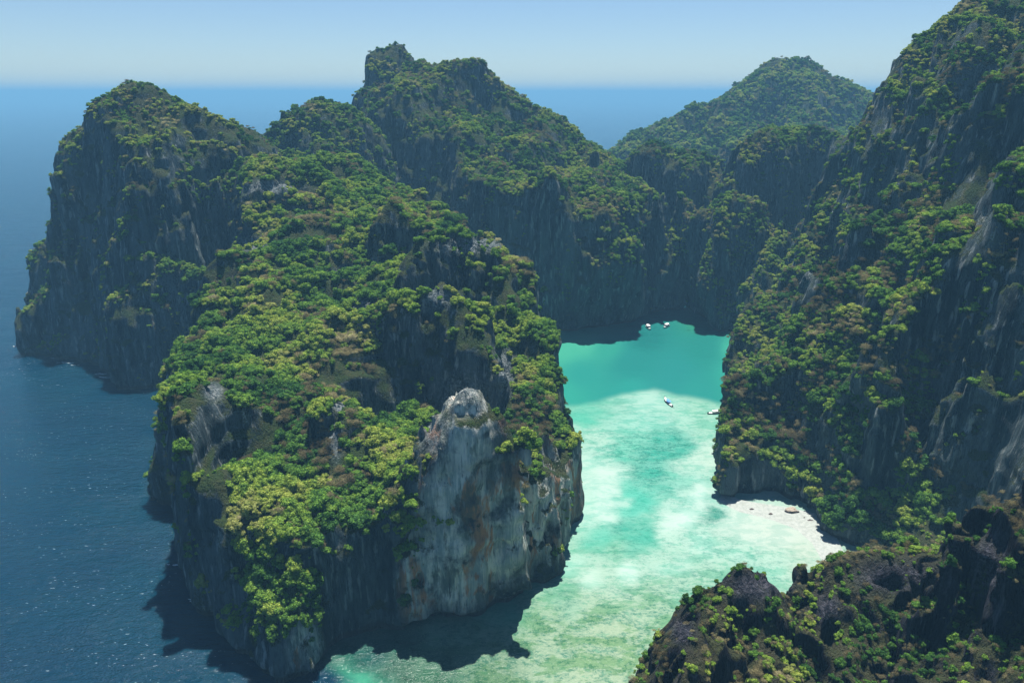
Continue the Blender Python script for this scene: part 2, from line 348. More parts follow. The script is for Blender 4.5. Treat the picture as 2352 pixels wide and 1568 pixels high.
# ------------------------------------------------------------------ limestone
def rock_material(name, base=(.10, .135, .145), dark=(.016, .034, .043), pale=(.40, .43, .42), green=(.035, .06, .018), bare_gain=.95):
    b = B(name)
    P = b.pos(); Ps = b.pos(1, 1, .13); Pf = b.pos(1, 1, .3)
    n1 = b.noise(Ps, .12, 4, .6); n2 = b.noise(Ps, .45, 4, .6); n3 = b.noise(P, .05, 4, .6); n4 = b.noise(P, .9, 4, .65)
    c = b.mix(b.ramp(n1, .38, .62), dark, base)
    c = b.mix(b.ramp(n2, .55, .68), c, pale)
    c = b.mix(b.math('MULTIPLY', b.attr('bare'), b.ramp(b.noise(P, .8, 5, .75), .45, .65)), c, (pale[0] * bare_gain, pale[1] * bare_gain, pale[2] * bare_gain * 1.04))  # bare rock is speckled with the scaled pale stone colour
    c = b.mix(b.math('MULTIPLY', b.ramp(b.noise(Ps, .9, 3), .5, .7), .6), c, dark)
    att = b.attr('pale')
    cream = b.mix(b.ramp(b.noise(Ps, .5, 5, .7), .4, .6), (.40, .47, .44), (.84, .82, .72))
    cream = b.mix(b.math('MULTIPLY', b.ramp(b.noise(b.pos(1, 1, .35), .085, 4, .65, .6), .51, .60), .95), cream, (.56, .27, .13))
    cream = b.mix(b.math('MULTIPLY', b.ramp(b.noise(b.pos(1, 1, .25), .11, 5, .7), .52, .6), .75), cream, (.09, .13, .11))
    cream = b.mix(b.ramp(b.noise(b.pos(1, 1, .06), 1.0, 3), .58, .75), cream, (.09, .11, .11))
    c = b.mix(b.math('MULTIPLY', att, b.ramp(b.noise(P, .09, 4, .6), .3, .5), clamp=True), c, cream)
    # moss, scrub and litter on whatever is flat enough to hold soil
    if not hasattr(b, 'g'): b.pos()
    sep = b.t.nodes.new('ShaderNodeSeparateXYZ'); b.t.links.new(b.g.outputs['Normal'], sep.inputs[0])
    flat = b.ramp(b.math('ADD', sep.outputs[2], b.math('MULTIPLY', b.math('SUBTRACT', n4, .5), .7)), .3, .52)
    gcol = b.mix(b.ramp(b.noise(P, .14, 4, .6), .4, .62), green, (.055, .065, .028))
    bare = b.attr('bare')
    c = b.mix(b.math('MULTIPLY', flat, b.math('SUBTRACT', 1.0, bare), clamp=True), c, gcol)
    # climbing scrub on the walls, in patches
    wv = b.math('MULTIPLY', b.ramp(b.noise(Pf, .07, 5, .65), .55, .68), b.math('SUBTRACT', .8, att), clamp=True)
    c = b.mix(b.math('MULTIPLY', wv, b.ramp(b.noise(P, 1.1, 3), .42, .55)), c, (.045, .06, .022))
    # tide line
    sz = b.t.nodes.new('ShaderNodeSeparateXYZ'); b.t.links.new(b.g.outputs['Position'], sz.inputs[0])
    c = b.mix(b.ramp(sz.outputs[2], 3.6, 1.6, 0, .75), c, (.05, .05, .045))
    h = b.math('ADD', b.math('MULTIPLY', b.noise(Ps, .7, 6, .7), 1.6), b.math('MULTIPLY', b.noise(P, 1.3, 5, .7), .5))
    h = b.math('ADD', h, b.math('MULTIPLY', b.math('ABSOLUTE', b.math('SUBTRACT', b.noise(b.pos(1, 1, .08), .9, 3), .5)), 2.4))
    return b.out(b.pbr(c, .9, b.bump(h, 1.0, 1.7), spec=.12))
M_rock = rock_material('limestone')
M_crag = rock_material('dark_weathered_limestone', base=(.036, .038, .05), dark=(.010, .012, .02), pale=(.11, .11, .13), green=(.05, .05, .03), bare_gain=1.0)
pale_regions = [  # px, py, radius x, radius y, for the near island's sea wall
 (1070,980,80,150),(1050,1150,90,120),(1030,1290,90,120),(1150,1180,110,120),(1240,1150,90,130),(1290,1080,50,90),(700,1480,40,60),(1130,1280,90,70),(960,1330,50,110),(1050,1350,90,60),(1200,1230,110,50)]
for nm, (ob, cen, nor, area) in land.items():
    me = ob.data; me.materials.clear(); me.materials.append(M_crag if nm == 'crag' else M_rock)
    n = len(me.vertices); co = np.empty(n * 3, np.float32); me.vertices.foreach_get('co', co); co = co.reshape(-1, 3)
    pal = np.zeros(n, np.float32); bare = np.zeros(n, np.float32)
    px, py, dd = to_px(co[:, 0], co[:, 1], co[:, 2])
    if nm == 'island':
        for (a, b_, rx, ry) in pale_regions:
            pal = np.maximum(pal, np.clip(1.6 - 1.3 * np.sqrt(((px - a) / rx) ** 2 + ((py - b_) / ry) ** 2), 0, 1))
        pal *= (co[:, 1] < 330)
        for (a, b_, rx, ry) in [(1060,900,70,60),(1000,1000,50,70),(1080,565,110,28),(1010,685,50,30),(620,432,100,22),(830,700,40,20),(580,560,50,20),(1160,850,30,70),(780,935,26,26),(770,1010,22,60),(490,900,30,30)]:
            bare = np.maximum(bare, np.clip(1.5 - 1.3 * np.sqrt(((px - a) / rx) ** 2 + ((py - b_) / ry) ** 2), 0, 1))
    if nm == 'slope':
        for (a, b_, rx, ry) in [(1840,600,50,70)]:
            bare = np.maximum(bare, np.clip(1.5 - 1.3 * np.sqrt(((px - a) / rx) ** 2 + ((py - b_) / ry) ** 2), 0, 1))
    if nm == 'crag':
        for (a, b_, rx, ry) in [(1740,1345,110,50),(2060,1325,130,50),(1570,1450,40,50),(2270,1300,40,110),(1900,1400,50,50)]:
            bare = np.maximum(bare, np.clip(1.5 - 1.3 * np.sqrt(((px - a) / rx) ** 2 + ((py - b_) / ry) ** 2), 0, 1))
    for an, av in (('pale', pal), ('bare', bare)):
        A = me.attributes.new(an, 'FLOAT', 'POINT'); A.data.foreach_set('value', av)
# ------------------------------------------------------------------ water
def water_controls():
    sea = (2, 62, 90)
    return [  # px, py, colour, reef mottling 0..1, weight radius
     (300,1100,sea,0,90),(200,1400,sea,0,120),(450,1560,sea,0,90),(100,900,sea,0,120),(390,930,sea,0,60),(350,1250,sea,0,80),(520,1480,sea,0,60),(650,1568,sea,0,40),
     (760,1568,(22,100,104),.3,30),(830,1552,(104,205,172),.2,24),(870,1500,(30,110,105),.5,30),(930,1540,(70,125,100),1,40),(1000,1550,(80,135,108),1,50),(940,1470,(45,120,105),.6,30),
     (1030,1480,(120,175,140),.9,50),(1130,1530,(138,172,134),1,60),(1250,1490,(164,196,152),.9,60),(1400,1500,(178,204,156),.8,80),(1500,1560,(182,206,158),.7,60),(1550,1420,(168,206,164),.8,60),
     (1150,1390,(110,200,170),.3,40),(1230,1320,(120,225,195),.1,35),(1300,1370,(150,210,180),.5,40),(1380,1330,(215,246,228),.05,26),(1310,1300,(190,240,220),.05,26),(1480,1300,(220,250,235),.05,22),(1560,1290,(190,235,215),.2,24),
     (1600,1370,(165,215,185),.7,50),(1430,1260,(150,215,185),.5,24),(1390,1220,(130,225,200),.3,26),(1350,1150,(200,245,228),.1,30),(1390,1110,(225,250,238),.02,26),(1480,1220,(110,215,190),.4,24),
     (1555,1185,(228,252,240),.02,22),(1540,1225,(200,240,220),.5,16),(1460,1140,(110,225,200),.35,24),(1500,1080,(90,205,182),.9,30),(1440,1010,(130,225,200),.9,26),(1385,1040,(175,235,215),.6,22),(1440,1190,(95,205,180),.6,18),(1345,1090,(205,246,230),.1,22),(1400,1150,(222,250,238),.02,24),(1530,1010,(95,208,185),.9,30),(1570,1100,(150,228,205),.5,26),
     (1350,1000,(190,238,218),.4,26),(1345,950,(115,222,195),.2,20),(1440,960,(170,235,215),.2,24),(1500,925,(190,240,222),.05,22),(1560,960,(180,236,214),.15,24),(1620,960,(170,230,205),.25,26),(1630,1040,(215,245,228),.1,26),
     (1600,1130,(222,250,238),.03,22),(1635,1170,(70,180,160),1,15),(1660,1150,(200,240,225),.1,16),(1690,1180,(224,244,232),.02,22),(1740,1200,(228,244,232),.02,30),(1810,1215,(228,242,230),.02,30),(1855,1250,(224,238,222),.05,26),(1860,1290,(205,228,208),.25,26),(1700,1270,(185,235,215),.5,30),(1780,1290,(190,235,214),.5,30),(1880,1340,(190,222,200),.2,30),
     (1620,1240,(195,240,222),.4,24),(1700,1370,(165,220,192),.6,50)]
def lagoon_controls():
    return [(1290,800,(98,208,178),0,26),(1340,790,(98,208,178),0,26),(1400,800,(74,188,168),0,30),(1450,830,(56,166,160),0,40),(1550,850,(60,170,164),0,40),(1620,800,(56,166,156),0,40),(1600,745,(64,172,140),.1,18),
     (1680,800,(92,205,178),0,22),(1690,850,(72,190,172),0,30),(1340,860,(64,180,168),0,30),(1300,900,(72,190,172),0,26),(1480,780,(46,152,148),0,30),(1450,890,(64,182,170),0,24),(1600,890,(62,175,165),0,24)]
def splat(C, px, py):
    num = np.zeros((len(px), 4)); den = np.full(len(px), 1e-9)
    for (a, b_, col, mo, r) in C:
        q = ((px - a) / (r * 1.25)) ** 2 + ((py - b_) / r) ** 2
        wt = 1 / (q ** 1.6 + .14) + 1e-6
        num += wt[:, None] * np.array([*[q_ ** 1.14 for q_ in lin(*col)], mo]); den += wt
    return num / den[:, None]
def build_water():
    xs = np.r_[-60000, -20000, -6000, -2000, np.arange(-700, -120, 5), np.arange(-120, 230, 1.6), np.arange(230, 330, 5), 1500, 6000, 20000, 60000]
    ys = np.r_[-60000,-3000, np.arange(120, 460, 1.6), np.arange(460, 760, 3), 1200, 3000, 9000, 25000, 60000]
    X, Y = np.meshgrid(xs, ys, indexing='ij'); x = X.ravel(); y = Y.ravel()
    nx, ny = len(xs), len(ys)
    me = bpy.data.meshes.new('sea')
    v = np.c_[x, y, np.zeros_like(x)].astype(np.float32)
    i = np.arange((nx - 1) * (ny - 1)); a = (i // (ny - 1)) * ny + i % (ny - 1)
    q = np.c_[a, a + ny, a + ny + 1, a + 1]
    me.vertices.add(len(v)); me.vertices.foreach_set('co', v.ravel())
    me.loops.add(q.size); me.loops.foreach_set('vertex_index', q.ravel().astype(np.int32))
    me.polygons.add(len(q)); me.polygons.foreach_set('loop_start', np.arange(len(q), dtype=np.int32) * 4)
    me.update(calc_edges=True)
    px, py, d = to_px(x, np.maximum(y, 60), 0)
    rng = np.random.default_rng(5)
    sh = (nx, ny)
    wx = (gnoise(sh, (12, 12), rng) * 5 + gnoise(sh, (4, 4), rng) * 2.5).ravel(); wy = (gnoise(sh, (12, 12), rng) * 4 + gnoise(sh, (4, 4), rng) * 2).ravel()
    wx2 = (gnoise(sh, (14, 14), rng) * 15 + gnoise(sh, (6, 6), rng) * 9 + gnoise(sh, (2.4, 2.4), rng) * 5).ravel(); wy2 = (gnoise(sh, (14, 14), rng) * 8 + gnoise(sh, (6, 6), rng) * 5.5 + gnoise(sh, (2.4, 2.4), rng) * 3.2).ravel()
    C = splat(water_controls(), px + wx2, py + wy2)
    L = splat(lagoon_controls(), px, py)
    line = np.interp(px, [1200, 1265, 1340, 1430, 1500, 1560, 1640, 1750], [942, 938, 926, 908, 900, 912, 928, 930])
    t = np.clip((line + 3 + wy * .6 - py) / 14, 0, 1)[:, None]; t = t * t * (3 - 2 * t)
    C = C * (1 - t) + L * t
    sea = np.array([*lin(2, 62, 90), 0])
    # beyond the island and the headland it is open water: depth sets in behind the western shore
    xw = np.interp(y, [120, 215, 230, 290, 340, 420, 520, 640], [-60, -66, -95, -150, -160, -172, -190, -190])
    o = np.clip((xw + 12 - x) / 10, 0, 1)[:, None] * np.ones((1, 4))
    o = np.maximum(o, np.clip((y - 690) / 20, 0, 1)[:, None])
    C = C * (1 - o) + sea * o
    shallow = (1 - o[:, 0]) * np.clip((C[:, 1] - .05) / .3, 0, 1)
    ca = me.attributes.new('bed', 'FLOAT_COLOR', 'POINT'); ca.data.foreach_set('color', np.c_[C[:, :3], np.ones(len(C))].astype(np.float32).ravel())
    for an, av in (('mottle', C[:, 3]), ('shallow', shallow)):
        A = me.attributes.new(an, 'FLOAT', 'POINT'); A.data.foreach_set('value', av.astype(np.float32))
    ob = bpy.data.objects.new('sea', me); sc.collection.objects.link(ob); ob['kind'] = 'structure'
    b = B('sea_water')
    P = b.pos(); bed = b.attr('bed', out='Color'); mo = b.attr('mottle'); sh_ = b.attr('shallow')
    bed = b.mix(1.0, bed, (.385, .39, .39), 'MULTIPLY')
    nn = b.noise(b.pos(.7, 1.3, 1), .085, 9, .72, .25)
    sg = b.t.nodes.new('ShaderNodeSeparateColor'); b.set(sg.inputs[0], bed)
    wn_ = b.math('MULTIPLY', sh_, b.math('ADD', b.math('MULTIPLY', mo, .3), b.math('MULTIPLY', b.ramp(sg.outputs[0], .05, .16), .45)), clamp=True)
    bed = b.mix(wn_, bed, b.mix(b.ramp(nn, .44, .53), b.mix(1.0, bed, (.62, .88, .85), 'MULTIPLY'), b.mix(.4, bed, (.36, .42, .385))))
    # coral heads and seagrass
    m1 = b.ramp(b.noise(b.pos(.8, 1.2, 1), .14, 7, .72, .3), .46, .56); m2 = b.math('MULTIPLY', b.ramp(b.noise(b.pos(.9, 1.3, 1), .55, 6, .75), .44, .60), b.math('ADD', .45, m1))
    darkb = b.mix(1.0, bed, (.26, .52, .50), 'MULTIPLY')
    f = b.math('MULTIPLY', mo, b.math('ADD', b.math('MULTIPLY', m1, .35), b.math('MULTIPLY', m2, .75)), clamp=True)
    c = b.mix(f, bed, darkb)
    m3 = b.ramp(b.noise(P, 1.6, 4, .7), .56, .68)  # fine pale grain: ripple brightness painted into the reef colour
    c = b.mix(b.math('MULTIPLY', b.math('MULTIPLY', mo, m3), .5), c, (.34, .42, .33))
    # scattered dark patches on open sand
    m4 = b.math('MULTIPLY', b.ramp(b.noise(b.pos(.8, 1.2, 1), .3, 7, .75, .3), .54, .62), b.math('MULTIPLY', sh_, b.ramp(mo, .02, .3)))
    c = b.mix(b.math('MULTIPLY', m4, .6), c, b.mix(1.0, bed, (.4, .75, .68), 'MULTIPLY'))
    # open sea: slow patches of tone, pale flecks painted in for sun glints and foam
    c = b.mix(b.math('MULTIPLY', b.ramp(b.noise(P, .01, 4, .6), .35, .7), b.math('SUBTRACT', 1.0, sh_, clamp=True)), c, b.mix(1.0, bed, (1.5, 1.35, 1.15), 'MULTIPLY'))
    rows = b.ramp(b.noise(b.pos(.02, .05, 1), 1, 3), .42, .62)
    fl = b.math('MULTIPLY', b.ramp(b.noise(b.pos(.5, 1.1, 1), .75, 3, .6), .645, .70), rows)
    fl = b.math('MULTIPLY', fl, b.math('SUBTRACT', 1.0, sh_, clamp=True))
    c = b.mix(b.math('MULTIPLY', fl, .75), c, (.3, .38, .4))
    w1 = b.noise(b.pos(.5, 1.0, 1), .35, 4, .6, .3); w2 = b.noise(b.pos(.7, 1.1, 1), 1.4, 3, .6); w0 = b.noise(b.pos(.5, 1, 1), .05, 2)
    h = b.math('ADD', b.math('ADD', b.math('MULTIPLY', w1, 1.5), b.math('MULTIPLY', w2, .45)), b.math('MULTIPLY', w0, 3.0))
    amp = b.math('SUBTRACT', 1.0, b.math('MULTIPLY', sh_, .8))
    nb = b.t.nodes.new('ShaderNodeBump'); b.set(nb.inputs['Height'], b.math('MULTIPLY', h, amp)); nb.inputs['Strength'].default_value = 1; nb.inputs['Distance'].default_value = .8
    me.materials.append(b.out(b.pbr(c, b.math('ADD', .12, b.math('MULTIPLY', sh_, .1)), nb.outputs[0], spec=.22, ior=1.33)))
build_water()
# ------------------------------------------------------------------ trees
def leaf_material(name, stops, trans=.3):
    b = B(name)
    t = b.attr('tint', 'INSTANCER'); l = b.attr('age')
    r = b.t.nodes.new('ShaderNodeValToRGB'); r.color_ramp.interpolation = 'LINEAR'
    e = r.color_ramp.elements
    while len(e) < len(stops): e.new(.5)
    for k, (p_, c_) in enumerate(stops): e[k].position = p_; e[k].color = (*c_, 1)
    b.set(r.inputs[0], b.math('ADD', t, b.math('MULTIPLY', b.math('SUBTRACT', l, .5), .22), clamp=True))
    c = b.mix(1.0, r.outputs[0], b.mix(l, (.65, .68, .7), (1.5, 1.5, 1.3)), 'MULTIPLY')
    d = b.t.nodes.new('ShaderNodeBsdfDiffuse'); b.set(d.inputs[0], c)
    tr = b.t.nodes.new('ShaderNodeBsdfTranslucent'); b.set(tr.inputs[0], b.mix(1.0, c, (1.5, 1.5, .7), 'MULTIPLY'))
    mx = b.t.nodes.new('ShaderNodeMixShader'); mx.inputs[0].default_value = trans
    b.t.links.new(d.outputs[0], mx.inputs[1]); b.t.links.new(tr.outputs[0], mx.inputs[2])
    return b.out(mx.outputs[0])
M_leaf = leaf_material('leaves', [(0, (.035, .095, .028)), (.3, (.10, .20, .038)), (.55, (.175, .265, .048)), (.78, (.26, .31, .07)), (1, (.25, .26, .10))])
M_dry = leaf_material('dry_twigs_and_leaves', [(0, (.12, .10, .06)), (.35, (.19, .165, .095)), (.7, (.27, .235, .13)), (1, (.46, .41, .26))], .1)
bb = B('bark'); M_bark = bb.out(bb.pbr(bb.mix(bb.noise(bb.pos(), 3), (.12, .10, .08), (.25, .22, .18)), .9, spec=.1))
def crown_mesh(name, seed, kind):
    rng = np.random.default_rng(seed); V = []; Fq = []; Ft = []; age = []
    nv = 0; mats = []
    if kind == 'leafy': npuff, leaves, ls, flat = rng.integers(13, 18), 62, .105, .62
    elif kind == 'tall': npuff, leaves, ls, flat = 14, 62, .10, .95
    elif kind == 'umbrella': npuff, leaves, ls, flat = 16, 56, .10, .38
    elif kind == 'bush': npuff, leaves, ls, flat = 10, 50, .12, .8
    else: npuff, leaves, ls, flat = 15, 34, .06, .7
    import mathutils, bmesh
    tmp = bmesh.new(); bmesh.ops.create_icosphere(tmp, subdivisions=1, radius=1)
    iv = np.array([v.co[:] for v in tmp.verts]); fi = np.array([[v.index for v in f.verts] for f in tmp.faces]); tmp.free()
    quads = []; tris = []; verts = []; ages = []
    for k in range(npuff):
        a = rng.uniform(0, 2 * math.pi); rr = .72 * math.sqrt(rng.uniform(0, 1)) if k else 0
        zz = math.sqrt(max(0, 1 - (rr / .95) ** 2)) * flat * rng.uniform(.45, 1.0) + .12
        if kind in ('leafy', 'bush', 'tall') and k % 3 == 0: zz *= .35
        c = np.array([rr * math.cos(a), rr * math.sin(a), zz + .25])
        pr = rng.uniform(.24, .40) * (1.1 if kind != 'bare' else .9)
        pa = rng.uniform(.15, .85)
        if kind != 'bare':
            jit = 1 + .25 * rng.standard_normal((len(iv), 1)) * .6
            core = iv * jit * pr * .80 * np.array([1, 1, .8]) + c
            tris.append(fi + nv); verts.append(core); ages.append(np.full(len(iv), pa * .6)); nv += len(iv)
        d = rng.standard_normal((leaves, 3)); d /= np.linalg.norm(d, axis=1)[:, None]
        d[:, 2] = np.where(d[:, 2] < -.35, -d[:, 2], d[:, 2])
        p = c + d * np.array([1, 1, .82]) * pr * rng.uniform(.78, 1.14, (leaves, 1))
        nrm = d + .55 * rng.standard_normal((leaves, 3)); nrm /= np.linalg.norm(nrm, axis=1)[:, None]
        t1 = np.cross(nrm, rng.standard_normal((leaves, 3))); t1 /= np.linalg.norm(t1, axis=1)[:, None]; t2 = np.cross(nrm, t1)
        s1 = ls * rng.uniform(.6, 1.35, (leaves, 1)); s2 = s1 * (rng.uniform(.5, .9, (leaves, 1)) if kind != 'bare' else .22)
        q = np.stack([p - t1 * s1, p + t2 * s2, p + t1 * s1, p - t2 * s2], 1).reshape(-1, 3)
        if kind == 'bare':   # twigs run outward from the middle
            o = np.array([0, 0, .15]); dirn = p - o; ln = np.linalg.norm(dirn, axis=1)[:, None]; dn = dirn / ln
            sd = np.cross(dn, rng.standard_normal((leaves, 3))); sd /= np.linalg.norm(sd, axis=1)[:, None]
            L_ = rng.uniform(.12, .34, (leaves, 1)); wd = .013
            dn2 = dn + .5 * rng.standard_normal((leaves, 3)); dn2 /= np.linalg.norm(dn2, axis=1)[:, None]
            st = p - dn2 * L_
            qq = np.stack([st - sd * wd, st + sd * wd, p + sd * wd * .4, p - sd * wd * .4], 1).reshape(-1, 3)
            verts.append(qq); quads.append(np.arange(leaves * 4).reshape(-1, 4) + nv); ages.append(np.full(leaves * 4, pa)); nv += leaves * 4
        verts.append(q); quads.append(np.arange(leaves * 4).reshape(-1, 4) + nv)
        ages.append(np.repeat(np.clip(pa + .22 * rng.standard_normal(leaves), 0, 1), 4)); nv += leaves * 4
    v = np.concatenate(verts); q = np.concatenate(quads); t = np.concatenate(tris) if tris else np.zeros((0, 3), int)
    me = bpy.data.meshes.new(name); me.vertices.add(len(v)); me.vertices.foreach_set('co', v.astype(np.float32).ravel())
    me.loops.add(q.size + t.size); me.loops.foreach_set('vertex_index', np.r_[q.ravel(), t.ravel()].astype(np.int32))
    me.polygons.add(len(q) + len(t)); me.polygons.foreach_set('loop_start', np.r_[np.arange(len(q)) * 4, q.size + np.arange(len(t)) * 3].astype(np.int32))
    me.update(calc_edges=True)
    A = me.attributes.new('age', 'FLOAT', 'POINT'); A.data.foreach_set('value', np.concatenate(ages).astype(np.float32))
    me.materials.append(M_dry if kind == 'bare' else M_leaf)
    return me
def tube_mesh(name, paths, seg=6):
    vs = []; fs = []
    for pth in paths:
        base = len(vs)
        for (x, y, z, r) in pth:
            for k in range(seg):
                a = 2 * math.pi * k / seg; vs.append((x + r * math.cos(a), y + r * math.sin(a), z))
        for i in range(len(pth) - 1):
            for k in range(seg):
                a = base + i * seg + k; b_ = base + i * seg + (k + 1) % seg
                fs.append((a, b_, b_ + seg, a + seg))
    me = bpy.data.meshes.new(name); me.from_pydata(vs, [], fs); me.materials.append(M_bark); return me
def trunk_mesh(name, seed, bare):
    rng = random.Random(seed); P_ = [[(0, 0, -.5, .07), (.02, .01, 0, .05), (.03, .02, .35, .035), (.0, .0, .6, .015)]]
    for k in range(7 if bare else 4):
        a = k * 2.4 + rng.random(); r = rng.uniform(.45, .8); z = rng.uniform(.5, .9)
        P_.append([(.02, .01, .12 + .05 * k, .028), (r * .45 * math.cos(a), r * .45 * math.sin(a), .3 + .5 * (z - .3), .018), (r * math.cos(a), r * math.sin(a), z, .006)])
    return tube_mesh(name, P_)
kinds = ['leafy', 'leafy', 'leafy', 'tall', 'umbrella', 'bush', 'bush', 'bare', 'bare']
crowns = [crown_mesh('crown_%s' % k, 100 + i, k) for i, k in enumerate(kinds)]
trunks = [trunk_mesh('trunk', 200 + i, k == 'bare') for i, k in enumerate(kinds)]
protos = bpy.data.collections.new('tree_kinds')
for i, me in enumerate(crowns):
    o = bpy.data.objects.new('kind_%02d' % i, me); protos.objects.link(o)
# scatter
rng = np.random.default_rng(77)
lowf = lambda p, s, sd: None
def vn3(p, cell, seed):     # cheap smooth random value at points
    r = np.random.default_rng(seed); o = np.zeros(len(p))
    for k in range(5):
        d = r.standard_normal(3); d /= np.linalg.norm(d); o += np.sin((p @ d) * (6.283 / cell) * r.uniform(.6, 1.5) + r.uniform(0, 6.28))
    return o / 1.6
conf = {  # area per plant on open slope, size range, steep allowance, dryness
 'island': (2.9, .75, 4.6, .50, .10), 'headland': (7.5, 1.2, 3.2, .56, .26), 'mountain': (8.5, 1.5, 3.7, .46, .12), 'hill': (9, 1.5, 3.6, .38, .12),
 'far_mountain': (26, 2.4, 5.2, .2, .10), 'cliff': (8, 1.3, 3.4, .34, .2), 'ridge': (7, 1.2, 3.6, .36, .24), 'slope': (3.2, .8, 4.3, .42, .34), 'crag': (3.6, .5, 2.2, .14, .50)}
# (px, py, rx, ry, change of the steepness limit): where the photograph shows scrub on steep rock, or walls left bare
rules = {'island': [(690,1290,140,170,-.7),(420,1080,40,130,-.4),(1240,960,110,110,-.2),(1290,780,60,160,-.25),(900,1200,90,120,-.25),(480,1060,50,220,.6),(520,900,30,60,.3),(960,860,170,110,.35),(1080,680,120,60,.3),(950,600,40,60,.2)],
 'headland': [(400,640,140,110,-.4),(425,410,40,50,-.4),(90,640,40,160,-.4),(300,240,160,40,-.2),(250,720,120,150,.2)],
 'mountain': [(1420,560,60,150,-.35),(1250,350,160,60,-.15),(820,400,60,60,-.2),(960,420,110,170,.35),(1150,560,200,110,.35)],
 'cliff': [(1660,600,60,160,-.4),(1570,520,50,120,-.35),(1780,560,90,100,-.3),(1560,400,80,50,.3),(1800,440,120,70,.2)],
 'ridge': [(1860,520,120,200,-.35),(2150,180,120,120,-.25),(2110,420,110,150,.5),(1760,740,80,100,-.3)],
 'slope': [(2290,850,70,300,.2),(1750,1010,60,120,.1),(1900,900,200,330,-.3),(2130,620,130,120,-.3),(2270,800,110,330,.16),(1950,1230,80,110,-.35),(2290,380,70,110,.2),(2060,850,50,60,.3),(2250,1100,60,120,.2)]}
PT = []
for nm, (ob, cen, nor, area) in land.items():
    apr, s0, s1, steep, dry = conf[nm]
    cenf = cen.astype(np.float64)
    nz = nor[:, 2]
    me = ob.data; bare = np.empty(len(me.vertices), np.float32); me.attributes['bare'].data.foreach_get('value', bare)
    pal = np.empty(len(me.vertices), np.float32); me.attributes['pale'].data.foreach_get('value', pal)
    vi = np.empty(len(me.loops), np.int32); me.loops.foreach_get('vertex_index', vi); vi = vi[::4]
    patch = vn3(cenf * np.array([1, 1, .5]), 34, 3) + .7 * vn3(cenf, 13, 4)
    fx, fy, _ = to_px(cen[:, 0], cen[:, 1], cen[:, 2]); sl = np.full(len(cen), steep)
    for (a, b_, rx, ry, ch) in rules.get(nm, []):
        sl += ch * np.clip(1.6 - 1.3 * np.sqrt(((fx - a) / rx) ** 2 + ((fy - b_) / ry) ** 2), 0, 1)
    dens = np.clip((nz - sl + .16 * patch) / .22, 0, 1)
    wallp = np.clip((patch - .95 - np.clip(sl - steep, 0, 1)) * 1.2, 0, 1) * (nz > -.15) * (nz < steep) * .7
    dens = np.maximum(dens, wallp)
    dens *= (1 - .93 * bare[vi]) * (1 - .97 * pal[vi]) * (cen[:, 2] > (11.0 if nm == 'island' else 6.0))
    wgt = area * dens; n = int(wgt.sum() / apr); cdf = np.cumsum(wgt); cdf /= cdf[-1]
    f = np.searchsorted(cdf, rng.random(n))
    f = f[(cen[f, 1] > 60)]
    # cull what faces away from any near viewpoint
    view = np.array([0, 0, CH]) - cen[f]; view /= np.linalg.norm(view, axis=1)[:, None]
    keep = (view * nor[f]).sum(1) > -.45
    px, py, dd = to_px(cen[f, 0], cen[f, 1], cen[f, 2])
    keep &= (px > -260) & (px < PW + 330) & (py < PH + 240)
    f = f[keep]; n = len(f)
    p = cen[f] + rng.uniform(-.8, .8, (n, 3)) * np.array([1, 1, 0])
    steepf = np.clip((.55 - nz[f]) / .5, 0, 1)
    size = (s0 + (s1 - s0) * rng.beta(1.1, 3.0, n)) * (1 - .42 * steepf)
    dz = vn3(p, 26, 9); dryp = np.clip(dry + .34 * vn3(p, 34, 8) - .05 + .25 * steepf, 0.02, .9)
    tint = None
    if nm == 'crag': dryp = np.clip(dryp, .25, .75)
    isdry = rng.random(n) < dryp
    kd = np.where(isdry, rng.integers(7, 9, n), np.where(steepf > .5, rng.choice([0, 2, 5, 6], n), rng.choice([0, 0, 1, 1, 2, 3, 4, 5], n)))
    tint = np.clip(.42 + .2 * dz + .1 * vn3(p, 90, 12) + .09 * rng.standard_normal(n) - (.12 if nm in ('crag', 'slope') else 0), 0, 1)
    PT.append(np.c_[p - nor[f] * .3, nor[f], size, kd, tint, np.full(n, list(land).index(nm))])
    print(nm, 'plants', n)
PT = np.concatenate(PT)
names = list(land)
rot_z = rng.uniform(0, 6.283, len(PT))
tilt = np.clip(.55 * (1 - PT[:, 5]), 0, .6)
ax = np.arctan2(PT[:, 4], PT[:, 3])      # lean out of the slope
sq = rng.uniform(.8, 1.2, len(PT))
# the plants that show largest stand as objects of their own
sc.view_layers[0].update(); dg = bpy.context.evaluated_depsgraph_get()
px, py, dist = to_px(PT[:, 0], PT[:, 1], PT[:, 2] + PT[:, 6] * .6)
app = PT[:, 6] / dist * ((px > 15) & (px < PW - 15) & (py > 0) & (py < PH - 10))
order = np.argsort(-app)
import mathutils
cv = mathutils.Vector((0, 0, CH)); single = []; n_dry = 0
for i in order[:6000]:
    if PREVIEW: break
    if PT[i, 7] >= 7:
        if n_dry >= 70: continue
    elif len(single) - n_dry >= 230: continue
    tgt = mathutils.Vector((PT[i, 0], PT[i, 1], PT[i, 2] + PT[i, 6] * .9)); d = tgt - cv; L_ = d.length
    hit = sc.ray_cast(dg, cv, d.normalized(), distance=L_ - 1.5)
    if hit[0]: continue
    single.append(int(i)); n_dry += PT[i, 7] >= 7
    if len(single) >= 300: break
mask = np.ones(len(PT), bool); mask[single] = False
def rotvec(i):
    # z-spin then lean towards ax by tilt
    m = mathutils.Matrix.Rotation(tilt[i], 3, mathutils.Vector((-math.sin(ax[i]), math.cos(ax[i]), 0))) @ mathutils.Matrix.Rotation(rot_z[i], 3, 'Z')
    return m.to_euler()
